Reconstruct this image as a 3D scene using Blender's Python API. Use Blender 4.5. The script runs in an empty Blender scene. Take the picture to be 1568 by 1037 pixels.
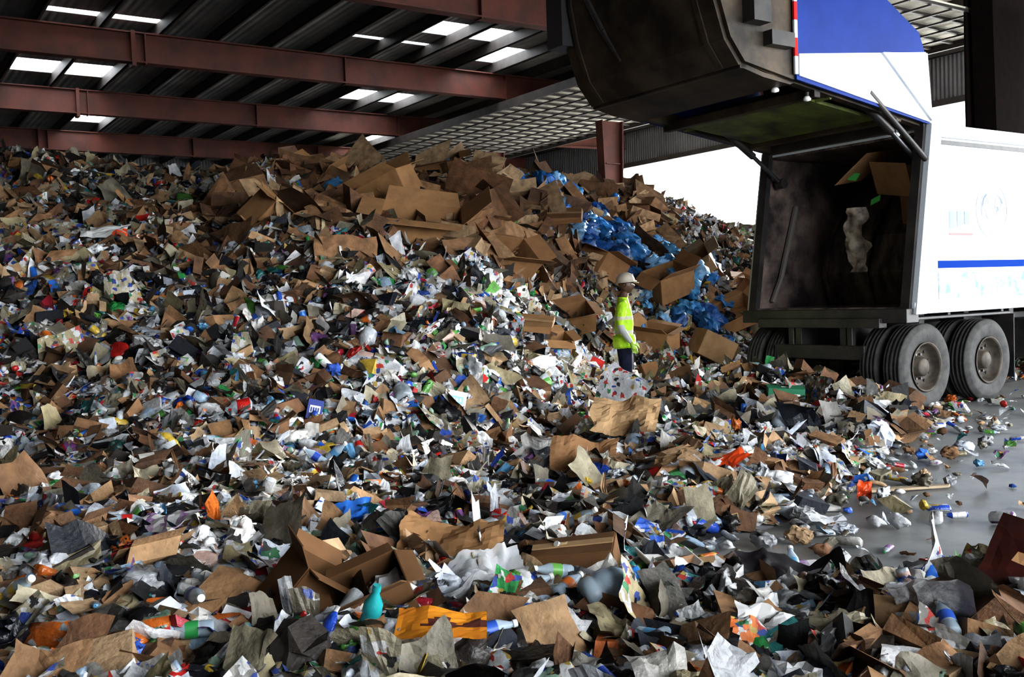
import bpy, bmesh, math, numpy as np
from mathutils import Vector, Matrix, Euler
TH=math.radians(33.8)
rng=np.random.default_rng(11)
sc=bpy.context.scene
# ---------------------------------------------------------------- materials
def mk(name,c1,c2=None,rough=.6,metal=0.,scale=5.,bump=0.,detail=6.,lo=.35,hi=.65,wave=None,spec=.5,stretch=(1,1,1)):
    m=bpy.data.materials.new(name); m.use_nodes=True
    nt=m.node_tree; N=nt.nodes; K=nt.links; b=N['Principled BSDF']
    b.inputs['Roughness'].default_value=rough; b.inputs['Metallic'].default_value=metal
    b.inputs['Specular IOR Level'].default_value=spec
    b.inputs['Base Color'].default_value=(*c1,1)
    tc=N.new('ShaderNodeTexCoord'); mp=N.new('ShaderNodeMapping'); K.new(tc.outputs['Object'],mp.inputs[0])
    mp.inputs['Scale'].default_value=stretch
    nz=N.new('ShaderNodeTexNoise'); nz.inputs['Scale'].default_value=scale; nz.inputs['Detail'].default_value=detail
    nz.inputs['Roughness'].default_value=.62
    K.new(mp.outputs[0],nz.inputs['Vector'])
    if c2 is not None:
        r=N.new('ShaderNodeValToRGB'); r.color_ramp.elements[0].position=lo; r.color_ramp.elements[1].position=hi
        r.color_ramp.elements[0].color=(*c1,1); r.color_ramp.elements[1].color=(*c2,1)
        K.new(nz.outputs['Fac'],r.inputs[0]); K.new(r.outputs[0],b.inputs['Base Color'])
    if wave:
        w=N.new('ShaderNodeTexWave'); w.wave_type='BANDS'; w.bands_direction=wave[0]; w.inputs['Scale'].default_value=wave[1]
        K.new(tc.outputs['Object'],w.inputs['Vector']); h=w.outputs['Fac']
        bp=N.new('ShaderNodeBump'); bp.inputs['Strength'].default_value=wave[2]; bp.inputs['Distance'].default_value=.05
        K.new(h,bp.inputs['Height']); K.new(bp.outputs[0],b.inputs['Normal'])
    elif bump:
        bp=N.new('ShaderNodeBump'); bp.inputs['Strength'].default_value=bump; bp.inputs['Distance'].default_value=.02
        K.new(nz.outputs['Fac'],bp.inputs['Height']); K.new(bp.outputs[0],b.inputs['Normal'])
    return m
# ---------------------------------------------------------------- mesh builder
class MB:
    def __init__(s): s.v=[];s.f=[];s.m=[];s.s=[]
    def add(s,vs,fs,mat=0,smooth=False):
        o=len(s.v); s.v+= [tuple(map(float,p)) for p in vs]
        for f in fs: s.f.append([i+o for i in f]); s.m.append(mat); s.s.append(smooth)
    def hexa(s,p,mat=0):
        s.add(p,[(0,3,2,1),(4,5,6,7),(0,1,5,4),(1,2,6,5),(2,3,7,6),(3,0,4,7)],mat)
    def box(s,x0,x1,y0,y1,z0,z1,mat=0):
        s.hexa([(x0,y0,z0),(x1,y0,z0),(x1,y1,z0),(x0,y1,z0),(x0,y0,z1),(x1,y0,z1),(x1,y1,z1),(x0,y1,z1)],mat)
    def beam(s,p0,p1,w,h,mat=0,up=(0,0,1)):
        p0=Vector(p0);p1=Vector(p1);d=(p1-p0).normalized();u=Vector(up)
        r=d.cross(u).normalized();u=r.cross(d)
        P=[]
        for q in (p0,p1):
            for a,b in ((-1,-1),(1,-1),(1,1),(-1,1)): P.append(q+r*(a*w/2)+u*(b*h/2))
        s.add(P,[(0,1,2,3),(7,6,5,4),(0,4,5,1),(1,5,6,2),(2,6,7,3),(3,7,4,0)],mat)
    def prism(s,prof,y0,y1,mat=0,caps=True,smooth=False):
        n=len(prof); V=[(x,y0,z) for x,z in prof]+[(x,y1,z) for x,z in prof]
        F=[(i,(i+1)%n,(i+1)%n+n,i+n) for i in range(n)]
        s.add(V,F,mat,smooth)
        if caps: s.add(V,[list(range(n))[::-1],list(range(n,2*n))],mat)
    def shell(s,prof,y0,y1,th,mat=0):
        n=len(prof); P=[Vector((x,0,z)) for x,z in prof]; nr=[]
        for i in range(n):
            d=(P[min(i+1,n-1)]-P[max(i-1,0)]).normalized(); nr.append(Vector((-d.z,0,d.x)))
        q=[(p+nn*th) for p,nn in zip(P,nr)]
        pr=[(p.x,p.z) for p in P]+[(p.x,p.z) for p in q[::-1]]
        s.prism(pr,y0,y1,mat,True)
    def lathe(s,prof,c,axis,mat=0,n=32,smooth=True):
        a=Vector(axis).normalized(); t=Vector((0,0,1)) if abs(a.z)<.9 else Vector((1,0,0))
        u=a.cross(t).normalized(); w=a.cross(u); c=Vector(c); V=[];F=[];m=len(prof)
        for i in range(n):
            an=2*math.pi*i/n; d=u*math.cos(an)+w*math.sin(an)
            for r,h in prof: V.append(c+a*h+d*r)
        for i in range(n):
            j=(i+1)%n
            for k in range(m-1): F.append((i*m+k,j*m+k,j*m+k+1,i*m+k+1))
        s.add(V,F,mat,smooth)
    def cyl(s,p0,p1,r,mat=0,n=14,r1=None):
        p0=Vector(p0);p1=Vector(p1);L=(p1-p0).length; r1=r if r1 is None else r1
        s.lathe([(0.0001,0),(r,0)],p0,p1-p0,mat,n,False); s.lathe([(r,0),(r1,L)],p0,p1-p0,mat,n,True); s.lathe([(r1,L),(.0001,L)],p0,p1-p0,mat,n,False)
    def build(s,name,mats,parent=None,loc=(0,0,0),rz=0.,bevel=0.,rot=None):
        me=bpy.data.meshes.new(name); me.from_pydata(s.v,[],s.f)
        for m in mats: me.materials.append(m)
        me.polygons.foreach_set('material_index',s.m); me.polygons.foreach_set('use_smooth',s.s)
        bm=bmesh.new(); bm.from_mesh(me); bmesh.ops.recalc_face_normals(bm,faces=bm.faces); bm.to_mesh(me); bm.free()
        ob=bpy.data.objects.new(name,me); sc.collection.objects.link(ob)
        ob.location=loc; ob.rotation_euler=rot if rot else (0,0,rz)
        if parent: ob.parent=parent
        if bevel:
            b=ob.modifiers.new('bev','BEVEL'); b.width=bevel; b.segments=2; b.limit_method='ANGLE'
        return ob
def empty(name,loc=(0,0,0),rz=0):
    e=bpy.data.objects.new(name,None); sc.collection.objects.link(e); e.location=loc; e.rotation_euler=(0,0,rz); e.empty_display_size=.2; return e

# ---------------------------------------------------------------- camera
cd=bpy.data.cameras.new('camera'); cam=bpy.data.objects.new('camera',cd); sc.collection.objects.link(cam)
cd.sensor_width=36; cd.lens=34.44; cd.clip_end=500
CAMH=1.55
M=Matrix.Rotation(math.radians(90-2.406),4,'X')@Matrix.Rotation(math.radians(-2.04),4,'Z')
cam.matrix_world=Matrix.Translation((0,0,CAMH))@M
sc.camera=cam
# ---------------------------------------------------------------- world + sun
w=bpy.data.worlds.new('sky'); sc.world=w; w.use_nodes=True
w.node_tree.nodes['Background'].inputs[0].default_value=(.93,.97,1,1)
w.node_tree.nodes['Background'].inputs[1].default_value=8.0
sc.view_settings.view_transform='Standard'
try: sc.view_settings.look='Medium High Contrast'
except Exception as e: pass
sc.view_settings.exposure=0.62
sl=bpy.data.lights.new('sun','SUN'); sl.energy=14; sl.angle=math.radians(5); sl.color=(1,.96,.9)
so=bpy.data.objects.new('sun',sl); sc.collection.objects.link(so); so.location=(40,40,20)
Fw=Vector((math.cos(TH),math.sin(TH),0)); Lw=Vector((-math.sin(TH),math.cos(TH),0))
dr=-(Fw+Lw*.5).normalized()-Vector((0,0,math.tan(math.radians(13)))); so.rotation_euler=dr.to_track_quat('-Z','Y').to_euler()

# ---------------------------------------------------------------- building
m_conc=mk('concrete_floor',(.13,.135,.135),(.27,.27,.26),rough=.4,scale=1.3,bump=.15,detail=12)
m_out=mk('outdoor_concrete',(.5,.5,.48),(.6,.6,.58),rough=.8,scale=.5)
m_wall=mk('corrugated_wall',(.16,.16,.17),(.24,.24,.25),rough=.6,scale=.6,wave=('X',2.2,.8))
m_roof=mk('roof_panel',(.24,.245,.24),(.34,.34,.33),rough=.7,scale=.8,wave=('X',1.6,.6))
m_roofL=mk('roof_panel_light',(.72,.68,.58),(.8,.76,.66),rough=.8,scale=.8)
m_purl=mk('purlin_steel',(.035,.03,.028),(.06,.05,.046),rough=.6,scale=3)
m_beam=mk('beam_primer',(.12,.036,.026),(.065,.026,.02),rough=.6,scale=1.5,spec=.3)
m_trans=mk('skylight_panel',(.9,.92,.95),rough=.6)
A0,A1,D0,D1=-22.,28.8,-7.,49.; RZ=8.9
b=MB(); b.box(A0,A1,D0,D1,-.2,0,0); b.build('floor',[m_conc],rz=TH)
b=MB()
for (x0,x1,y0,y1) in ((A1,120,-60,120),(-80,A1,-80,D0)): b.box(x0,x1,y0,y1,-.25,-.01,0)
b.build('outdoor_ground',[m_out],rz=TH)
b=MB(); b.box(A0,A1,D1,D1+.2,0,RZ,0); b.build('wall_back',[m_wall],rz=TH)
b=MB(); b.box(A0-.2,A0,D0,D1,0,RZ,0); b.build('wall_left',[m_wall],rz=TH)
b=MB(); b.box(A0,.8,D0-.2,D0,0,RZ,0); b.box(.8,A1,D0-.2,D0,7.2,RZ,0); b.build('front_light_blocker',[m_wall],rz=TH)  # unseen wall added behind the camera so daylight comes from the right
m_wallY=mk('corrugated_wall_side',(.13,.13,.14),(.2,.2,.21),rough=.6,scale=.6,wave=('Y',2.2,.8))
b=MB(); b.box(A1,A1+.2,34.2,D1,0,RZ,0); b.box(A1,A1+.2,D0,34.2,7.25,RZ,0); b.box(A1,A1+.2,10.5,16.,0,7.25,0)
b.build('wall_right',[m_wallY],rz=TH)
b=MB()
for y0,y1 in ((34.0,34.3),(15.9,16.2)): b.box(A1-.05,A1+.25,y0,y1,0,7.3,0)
b.box(A1-.05,A1+.25,16,34.2,7.1,7.3,0); b.build('trim_1',[m_purl],rz=TH)
sky=[(0,32,.8),(1,32,.8),(2,39.8,.9),(6,23.2,.6),(7,23.2,.6),(8,25.,.9),(7,31.9,.8),(8,31.9,.8),(10,39.9,.9),(0,25.9,.2),(1,25.9,.2),(5,24.9,.12),(6,24.9,.12),(-3,32,.9),(-8,32,.9),(-7,32,.9),(-8,24,.9)]
PS=1.45; C0=4.7
b=MB(); g=MB(); pu=MB()
k0=int((A0-C0)/PS)-1; k1=int((A1-C0)/PS)+1
for k in range(k0,k1+1):
    x0=max(A0,C0+(k-.5)*PS); x1=min(A1,C0+(k+.5)*PS)
    if x1<=x0: continue
    cuts=sorted([(d,h) for kk,d,h in sky if kk==k]); y=D0
    mi=1 if x0>21.3 else 0
    for d,h in cuts:
        b.box(x0,x1,y,d-h,RZ,RZ+.06,mi); g.box(x0,x1,d-h,d+h,RZ+.02,RZ+.05); y=d+h
    b.box(x0,x1,y,D1,RZ,RZ+.06,mi)
    pu.box(x0-.03,x0+.03,D0,D1,RZ-.3,RZ-.002); pu.box(x0-.03,x0+.09,D0,D1,RZ-.3,RZ-.28)
b.build('ceiling',[m_roof,m_roofL],rz=TH)
nt=m_trans.node_tree; bs=nt.nodes['Principled BSDF']; tr=nt.nodes.new('ShaderNodeBsdfTransparent'); mx=nt.nodes.new('ShaderNodeMixShader'); mx.inputs[0].default_value=.25
nt.links.new(tr.outputs[0],mx.inputs[1]); nt.links.new(bs.outputs[0],mx.inputs[2]); nt.links.new(mx.outputs[0],nt.nodes['Material Output'].inputs[0])
g.build('window_1',[m_trans],rz=TH)
pu.build('roof_purlins',[m_purl],rz=TH)
b=MB(); c0,c1,e0,e1=17.3,23.4,12.6,44.
b.box(c0,c1,e0,e1,7.62,7.66,0)
for y in np.arange(e0,e1+.1,.62): b.box(c0,c1,y-.035,y+.035,7.54,7.6,1)
for x in np.linspace(c0,c1,9): b.box(x-.03,x+.03,e0,e1,7.5,7.54,1)
b.box(c0-.08,c0,e0,e1,7.45,7.7,1); b.box(c1,c1+.08,e0,e1,7.45,7.7,1)
b.build('wire_ceiling_liner',[m_roofL,m_purl],rz=TH)
b=MB(); BZ=7.85; BT=8.6
for d in (41.2,33.5,26.1,18.8,11.0,3.4,-4.):
    prof=[(A0,BZ-.3),(A0+5,BZ),(12,BZ),(17.2,BZ),(21.4,BZ),(22.2,BZ),(24,BZ),(A1,BZ+.1),(A1,BT),(A0,BT)]
    b.prism(prof,d-.02,d+.02)
    lo=prof[:8]
    for p,q in zip(lo[:-1],lo[1:]): b.beam((p[0],d,p[1]),(q[0],d,q[1]),.3,.035)
    b.box(A0,A1,d-.15,d+.15,BT-.035,BT)
    for x in (-15,-8,-1,6.5,12,17.5,21.4,22.2): b.box(x-.015,x+.015,d-.15,d+.15,BZ-.05,BT)
    for x in (6.2,-8.): 
        b.box(x-.05,x+.05,d-.18,d+.18,BZ-.12,BT+.02)
    cx=21.8
    b.prism([(cx-.2,0),(cx+.2,0),(cx+.45,BZ-.4),(cx-.45,BZ-.4)],d-.02,d+.02)
    for sgn in (-1,1): b.beam((cx+sgn*.2,d,0),(cx+sgn*.45,d,BZ-.4),.36,.04,up=(1,0,0))
    for z in (2,4,6): b.box(cx-.3,cx+.3,d-.15,d+.15,z-.015,z+.015)
    for x in (2.,9.,15.):
        b.beam((x,d,BZ+.05),(x,d+.8,RZ-.25),.05,.05)
b.build('roof_frames',[m_beam],rz=TH)
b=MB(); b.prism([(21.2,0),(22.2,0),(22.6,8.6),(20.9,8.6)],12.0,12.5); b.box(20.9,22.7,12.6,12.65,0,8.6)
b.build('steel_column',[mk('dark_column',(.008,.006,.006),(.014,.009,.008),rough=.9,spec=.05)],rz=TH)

# ---------------------------------------------------------------- heightfield
def vnoise(seed):
    r=np.random.default_rng(seed).random((64,64))
    def f(x,y,s):
        x=np.asarray(x)*s+100.3;y=np.asarray(y)*s+57.7
        xi=np.floor(x).astype(int);yi=np.floor(y).astype(int);fx=x-xi;fy=y-yi
        fx=fx*fx*(3-2*fx);fy=fy*fy*(3-2*fy)
        a=r[xi%64,yi%64];b_=r[(xi+1)%64,yi%64];c=r[xi%64,(yi+1)%64];d=r[(xi+1)%64,(yi+1)%64]
        return (a*(1-fx)+b_*fx)*(1-fy)+(c*(1-fx)+d*fx)*fy-.5
    return f
n1=vnoise(1);n2=vnoise(2);n3=vnoise(3)
GX0,GX1,GY0,GY1,GR=-17.,10.,1.4,34.,.1
gx=np.arange(GX0,GX1,GR);gy=np.arange(GY0,GY1,GR);XX,YY=np.meshgrid(gx,gy,indexing='ij')
bare=[(.62,5.0),(.75,5.9),(1.85,6.6),(2.9,8.3),(4.0,10.0),(4.7,11.2),(4.9,12.5),(7,14.5),(12,18),(30,18),(30,5),(6,5.1),(3.05,5.0),(2.0,4.75),(1.2,4.6)]
def inpoly(X,Y,P):
    r=np.zeros(X.shape,bool);n=len(P)
    for i in range(n):
        x0,y0=P[i];x1,y1=P[(i+1)%n]
        c=((y0>Y)!=(y1>Y)); 
        xi=(x1-x0)*(Y-y0)/((y1-y0) if y1!=y0 else 1e-9)+x0
        r^=c&(X<xi)
    return r
jx=n1(XX,YY,1.3)*.4; jy=n2(XX,YY,1.3)*.4
cov=1.-inpoly(XX+jx,YY+jy,bare).astype(float)
covb=cov.copy()
for _ in range(3):
    for ax in (0,1):
        covb=(np.roll(covb,1,ax)+covb+np.roll(covb,-1,ax)+np.roll(covb,2,ax)+np.roll(covb,-2,ax))/5
def sstep(a,b_,x): t=np.clip((x-a)/(b_-a),0,1); return t*t*(3-2*t)
FX=[-16,-8,-5,-2,-.5,.6,1.6,2.6,3.7,6,9]; FY=[6.5,6.8,7,7.7,8.9,10.8,13.7,14.8,15.8,18,20]
Yf=np.interp(XX,FX,FY)
HH=np.interp(XX,[-16,-8.7,-5.7,-2.2,0,1,2.2,3.3,5.7,9],[3.75,3.7,3.5,3.3,3.45,3.7,3.65,3.5,3.1,2.5])
WW=np.interp(XX,[-16,-5,1,4,9],[10.5,10.5,9,8.2,7])
t=np.clip((YY-Yf)/WW,0,1)
ZP=HH*(1-(1-t)**1.3)
ap=.05+.10*(n1(XX,YY,.9)+.5)+.32*sstep(.3,-2.5,XX)*sstep(2.5,5,YY)
ap+=.33*np.exp(-((XX-3.1)**2/1.2+(YY-12.4)**2/1.1))+.2*np.exp(-((XX-1.1)**2/.7+(YY-8.2)**2/2.5))
rough_=sstep(0,.25,t)
Z=ZP+ap*covb*(1-.3*rough_)+rough_*(n2(XX,YY,.45)*.45+n3(XX,YY,1.1)*.4)+covb*(n1(XX,YY,3.)*.15+n2(XX,YY,6)*.08)*(.5+.5*rough_)
Z=np.where(covb<.03,-.06,Z); Z=np.where((covb>=.03)&(covb<.5),np.minimum(Z,Z*covb*2-.03),Z)
def samp(G,x,y):
    fx=np.clip((np.asarray(x)-GX0)/GR,0,len(gx)-2.01);fy=np.clip((np.asarray(y)-GY0)/GR,0,len(gy)-2.01)
    i=fx.astype(int);j=fy.astype(int);u=fx-i;v=fy-j
    return (G[i,j]*(1-u)+G[i+1,j]*u)*(1-v)+(G[i,j+1]*(1-u)+G[i+1,j+1]*u)*v
gZx,gZy=np.gradient(Z,GR)
nx_,ny_=XX.shape
V=np.stack([XX,YY,Z],-1).reshape(-1,3)
idx=np.arange(nx_*ny_).reshape(nx_,ny_)
Q=np.stack([idx[:-1,:-1],idx[1:,:-1],idx[1:,1:],idx[:-1,1:]],-1).reshape(-1,4)
keep=(V[Q][:,:,2].max(1)>-.02); Q=Q[keep]
def npmesh(name,V,loops,tot,mats,smooth=None,col=None,prt=None,parent=None):
    me=bpy.data.meshes.new(name); me.vertices.add(len(V)); me.vertices.foreach_set('co',V.astype(np.float32).ravel())
    me.loops.add(len(loops)); me.loops.foreach_set('vertex_index',loops.astype(np.int32))
    me.polygons.add(len(tot)); st=np.concatenate([[0],np.cumsum(tot)[:-1]]).astype(np.int32)
    me.polygons.foreach_set('loop_start',st); me.polygons.foreach_set('loop_total',tot.astype(np.int32))
    if smooth is not None: me.polygons.foreach_set('use_smooth',smooth.astype(bool))
    for m in mats: me.materials.append(m)
    if col is not None:
        a=me.attributes.new('tcol','FLOAT_COLOR','FACE'); a.data.foreach_set('color',col.astype(np.float32).ravel())
    if prt is not None:
        a=me.attributes.new('prt','FLOAT','FACE'); a.data.foreach_set('value',prt.astype(np.float32))
    me.update(calc_edges=True); me.validate()
    ob=bpy.data.objects.new(name,me); sc.collection.objects.link(ob)
    if parent: ob.parent=parent
    return ob
pile=empty('recycling_pile')
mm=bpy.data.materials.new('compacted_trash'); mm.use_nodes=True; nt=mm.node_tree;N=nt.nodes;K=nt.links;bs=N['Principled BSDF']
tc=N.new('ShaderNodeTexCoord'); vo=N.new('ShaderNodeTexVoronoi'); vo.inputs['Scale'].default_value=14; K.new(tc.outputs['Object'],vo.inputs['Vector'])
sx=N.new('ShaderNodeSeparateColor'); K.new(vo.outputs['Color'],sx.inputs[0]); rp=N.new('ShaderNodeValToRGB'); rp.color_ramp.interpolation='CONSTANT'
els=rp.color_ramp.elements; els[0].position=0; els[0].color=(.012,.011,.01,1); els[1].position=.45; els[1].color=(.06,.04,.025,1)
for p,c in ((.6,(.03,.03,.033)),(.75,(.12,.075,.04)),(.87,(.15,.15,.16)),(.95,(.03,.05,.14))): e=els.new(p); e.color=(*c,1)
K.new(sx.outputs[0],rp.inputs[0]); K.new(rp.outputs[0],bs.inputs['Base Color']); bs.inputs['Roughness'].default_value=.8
npmesh('mound',V,Q.ravel(),np.full(len(Q),4),[mm],smooth=np.ones(len(Q)),parent=pile)

mt=bpy.data.materials.new('mixed_recyclables'); mt.use_nodes=True; nt=mt.node_tree;N=nt.nodes;K=nt.links;bs=N['Principled BSDF']
at=N.new('ShaderNodeAttribute'); at.attribute_name='tcol'; ap_=N.new('ShaderNodeAttribute'); ap_.attribute_name='prt'
tc=N.new('ShaderNodeTexCoord'); nz=N.new('ShaderNodeTexNoise'); nz.inputs['Scale'].default_value=9; nz.inputs['Detail'].default_value=5; K.new(tc.outputs['Object'],nz.inputs['Vector'])
mr=N.new('ShaderNodeMapRange'); mr.inputs[1].default_value=.3;mr.inputs[2].default_value=.7;mr.inputs[3].default_value=.5;mr.inputs[4].default_value=1.15; K.new(nz.outputs['Fac'],mr.inputs[0])
mu=N.new('ShaderNodeMix'); mu.data_type='RGBA'; mu.blend_type='MULTIPLY'; mu.inputs[0].default_value=1; 
vo=N.new('ShaderNodeTexVoronoi'); vo.distance='CHEBYCHEV'; vo.inputs['Scale'].default_value=26; K.new(tc.outputs['Object'],vo.inputs['Vector'])
sx=N.new('ShaderNodeSeparateColor'); K.new(vo.outputs['Color'],sx.inputs[0])
gt=N.new('ShaderNodeMath'); gt.operation='GREATER_THAN'; gt.inputs[1].default_value=.58; K.new(sx.outputs[0],gt.inputs[0])
m2=N.new('ShaderNodeMath'); m2.operation='MULTIPLY'; K.new(gt.outputs[0],m2.inputs[0]); K.new(ap_.outputs['Fac'],m2.inputs[1])
hs=N.new('ShaderNodeMix'); hs.data_type='RGBA'; 
vr=N.new('ShaderNodeValToRGB'); vr.color_ramp.interpolation='CONSTANT'; els=vr.color_ramp.elements; els[0].color=(.5,.5,.5,1); els[1].position=.45; els[1].color=(.03,.06,.25,1)
for p,c in ((.58,(.38,.04,.03)),(.68,(.03,.03,.03)),(.84,(.4,.28,.07)),(.92,(.04,.18,.08))): e=els.new(p); e.color=(*c,1)
K.new(sx.outputs[1],vr.inputs[0])
K.new(m2.outputs[0],hs.inputs[0]); K.new(at.outputs['Color'],hs.inputs[6]); K.new(vr.outputs[0],hs.inputs[7])
K.new(hs.outputs[2],mu.inputs[6]); K.new(mr.outputs[0],mu.inputs[7]); K.new(mu.outputs[2],bs.inputs['Base Color'])
inv=N.new('ShaderNodeMath'); inv.operation='SUBTRACT'; inv.inputs[0].default_value=1; K.new(at.outputs['Alpha'],inv.inputs[1]); K.new(inv.outputs[0],bs.inputs['Roughness'])
n4=N.new('ShaderNodeTexNoise'); n4.inputs['Scale'].default_value=38; n4.inputs['Detail'].default_value=3; K.new(tc.outputs['Object'],n4.inputs['Vector'])
bp=N.new('ShaderNodeBump'); bp.inputs['Strength'].default_value=.6; bp.inputs['Distance'].default_value=.015; K.new(n4.outputs['Fac'],bp.inputs['Height']); K.new(bp.outputs[0],bs.inputs['Normal'])
_cn=vnoise(77)
def v_sheet(r,n,cr=.06,hr=(.45,1.),km=.9,skw=.3,soft=False):
    h=r.uniform(*hr); u=np.linspace(-.5,.5,n+1); X,Y=np.meshgrid(u,u*h,indexing='ij')
    o=r.uniform(0,40,2)
    Zs=r.normal(0,cr*.6,X.shape)+_cn(X+o[0],Y+o[1],3.)*cr*6
    X=X+_cn(X+o[1],Y,4)*.14;Y=Y+_cn(X,Y+o[0],4)*.14
    Y=Y*(1+r.uniform(-skw,skw)*X); X=X*(1+r.uniform(-skw,skw)*Y)
    for _ in range(3):
        a=r.uniform(0,6.28);c=r.uniform(-.25,.2);k=r.uniform(-km,km)
        Zs=Zs+np.maximum(0,X*math.cos(a)+Y*math.sin(a)-c)*k
    V=np.stack([X,Y,Zs],-1).reshape(-1,3);i=np.arange((n+1)**2).reshape(n+1,n+1)
    Fq=np.stack([i[:-1,:-1],i[1:,:-1],i[1:,1:],i[:-1,1:]],-1).reshape(-1,4).tolist()
    if n>=5 and r.random()<.4:
        Fq=[f for f in Fq if not (V[f[0]][0]+.5/n>.22 and V[f[0]][1]>.1*h)]
    return V,Fq,soft
BF=[(0,3,2,1),(4,5,6,7),(0,1,5,4),(1,2,6,5),(2,3,7,6),(3,0,4,7)]
def v_carton(r):
    x,y,z=.5,r.uniform(.25,.45),r.uniform(.08,.28)
    V=np.array([(-x,-y,-z),(x,-y,-z),(x,y,-z),(-x,y,-z),(-x,-y,z),(x,-y,z),(x,y,z),(-x,y,z)])+r.normal(0,.035,(8,3))
    V[:,0]+=V[:,2]*r.uniform(-.8,.8)
    return V,[list(f) for f in BF],False
def v_obox(r):
    x,y,z=.5,r.uniform(.3,.5),r.uniform(.12,.35)
    V=[(-x,-y,-z),(x,-y,-z),(x,y,-z),(-x,y,-z),(-x,-y,z),(x,-y,z),(x,y,z),(-x,y,z)]
    fl=r.uniform(.15,.35,4);up=r.uniform(-.2,.25,4)
    V+=[(-x,-y-fl[0],z+up[0]),(x,-y-fl[0],z+up[0]),(x+fl[1],-y,z+up[1]),(x+fl[1],y,z+up[1]),(x,y+fl[2],z+up[2]),(-x,y+fl[2],z+up[2]),(-x-fl[3],y,z+up[3]),(-x-fl[3],-y,z+up[3])]
    V=np.array(V)+r.normal(0,.03,(16,3)); V[:,0]+=V[:,2]*r.uniform(-1.2,1.2)
    F=[[0,3,2,1],[0,1,5,4],[1,2,6,5],[2,3,7,6],[3,0,4,7],[4,5,9,8],[5,6,11,10],[6,7,13,12],[7,4,15,14]]
    return V*.8,F,False
def v_lathe(r,prof,n,crush,sq=1.):
    V=[];F=[];m=len(prof)
    for i in range(n):
        a=2*math.pi*i/n
        for rr,h in prof:
            q=rr*(1+r.normal(0,crush)); V.append((h,q*math.cos(a),q*math.sin(a)*sq))
    for i in range(n):
        j=(i+1)%n
        for k in range(m-1): F.append([i*m+k,j*m+k,j*m+k+1,i*m+k+1])
    V=np.array(V); V[:,2]+=V[:,0]**2*r.uniform(-.4,.4)
    return V,F,True
PB=[(.01,-.5),(.13,-.5),(.15,-.44),(.14,-.1),(.15,.15),(.11,.28),(.05,.38),(.05,.5),(.01,.5)]
PC=[(.01,-.5),(.2,-.5),(.27,-.42),(.27,.4),(.22,.5),(.01,.48)]
PU=[(.01,-.5),(.25,-.5),(.36,.45),(.38,.5),(.34,.45),(.22,-.4)]
PJ=[(.01,-.45),(.3,-.45),(.36,-.38),(.36,.1),(.25,.3),(.1,.4),(.1,.5),(.01,.5)]
def v_bag(r,sub=2,am=.22,soft=True):
    bm=bmesh.new(); bmesh.ops.create_icosphere(bm,subdivisions=sub,radius=.5)
    V=np.array([v.co[:] for v in bm.verts]); F=[[v.index for v in f.verts] for f in bm.faces]; bm.free()
    s=np.zeros(len(V))
    for k in range(9):
        d=r.normal(0,1,3); fq=r.uniform(5,15); s+=np.abs(np.sin(V@d*fq/np.linalg.norm(d)+r.uniform(0,6)))*am*.55*6/fq
    s-=s.mean()
    V=V*(1+s[:,None])+r.normal(0,am*.14,V.shape); V[:,2]*=r.uniform(.3,.7); V[:,1]*=r.uniform(.45,1)
    return V,F,soft
R=np.random.default_rng(5)
VAR={'sheetN':[v_sheet(R,8,.028,soft=(i%2==0)) for i in range(28)],'sheet':[v_sheet(R,4,.05,soft=(i%3==0)) for i in range(26)],'strip':[v_sheet(R,4,.05,(.12,.3)) for _ in range(10)],
 'card':[v_sheet(R,5,.007,(.35,.9),.55,.1) for _ in range(24)],
 'carton':[v_carton(R) for _ in range(14)],'obox':[v_obox(R) for _ in range(16)],
 'bottle':[v_lathe(R,PB,10,.09,R.uniform(.5,1)) for _ in range(12)],'can':[v_lathe(R,PC,9,.08,R.uniform(.45,1)) for _ in range(8)],
 'cup':[v_lathe(R,PU,10,.06,R.uniform(.5,1)) for _ in range(6)],'jug':[v_lathe(R,PJ,10,.08,R.uniform(.6,1)) for _ in range(6)],
 'bag':[v_bag(R,3,.38,i%3>0) for i in range(16)],'wad':[v_bag(R,2,.42,i%2>0) for i in range(14)]}
WHT=[(.78,.79,.81),(.64,.66,.69),(.5,.52,.56),(.82,.80,.76),(.4,.41,.43),(.62,.67,.76),(.86,.86,.88)]
BRN=[(.33,.185,.09),(.27,.145,.07),(.41,.255,.135),(.20,.10,.05),(.46,.31,.18),(.13,.066,.033)]
NWS=[(.32,.285,.20),(.21,.19,.145),(.42,.375,.27),(.16,.14,.105),(.26,.25,.23),(.36,.305,.18)]
DRK=[(.010,.010,.012),(.02,.018,.016),(.035,.028,.024),(.012,.015,.025)]
COL=[(.02,.07,.40),(.03,.16,.58),(.52,.025,.02),(.38,.02,.04),(.03,.26,.07),(.12,.34,.07),(.6,.42,.06),(.65,.17,.03),(.12,.33,.55),(.2,.08,.24),(.03,.20,.2),(.3,.42,.55),(.03,.1,.45),(.5,.35,.3)]
BLU=[(.03,.20,.55),(.05,.28,.68),(.12,.42,.8),(.02,.12,.4),(.25,.5,.8)]
PET=[(.55,.6,.64),(.42,.48,.53),(.66,.7,.74),(.34,.45,.58),(.28,.42,.33)]
PAL=[WHT,BRN,NWS,DRK,COL,BLU,PET]
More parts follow.
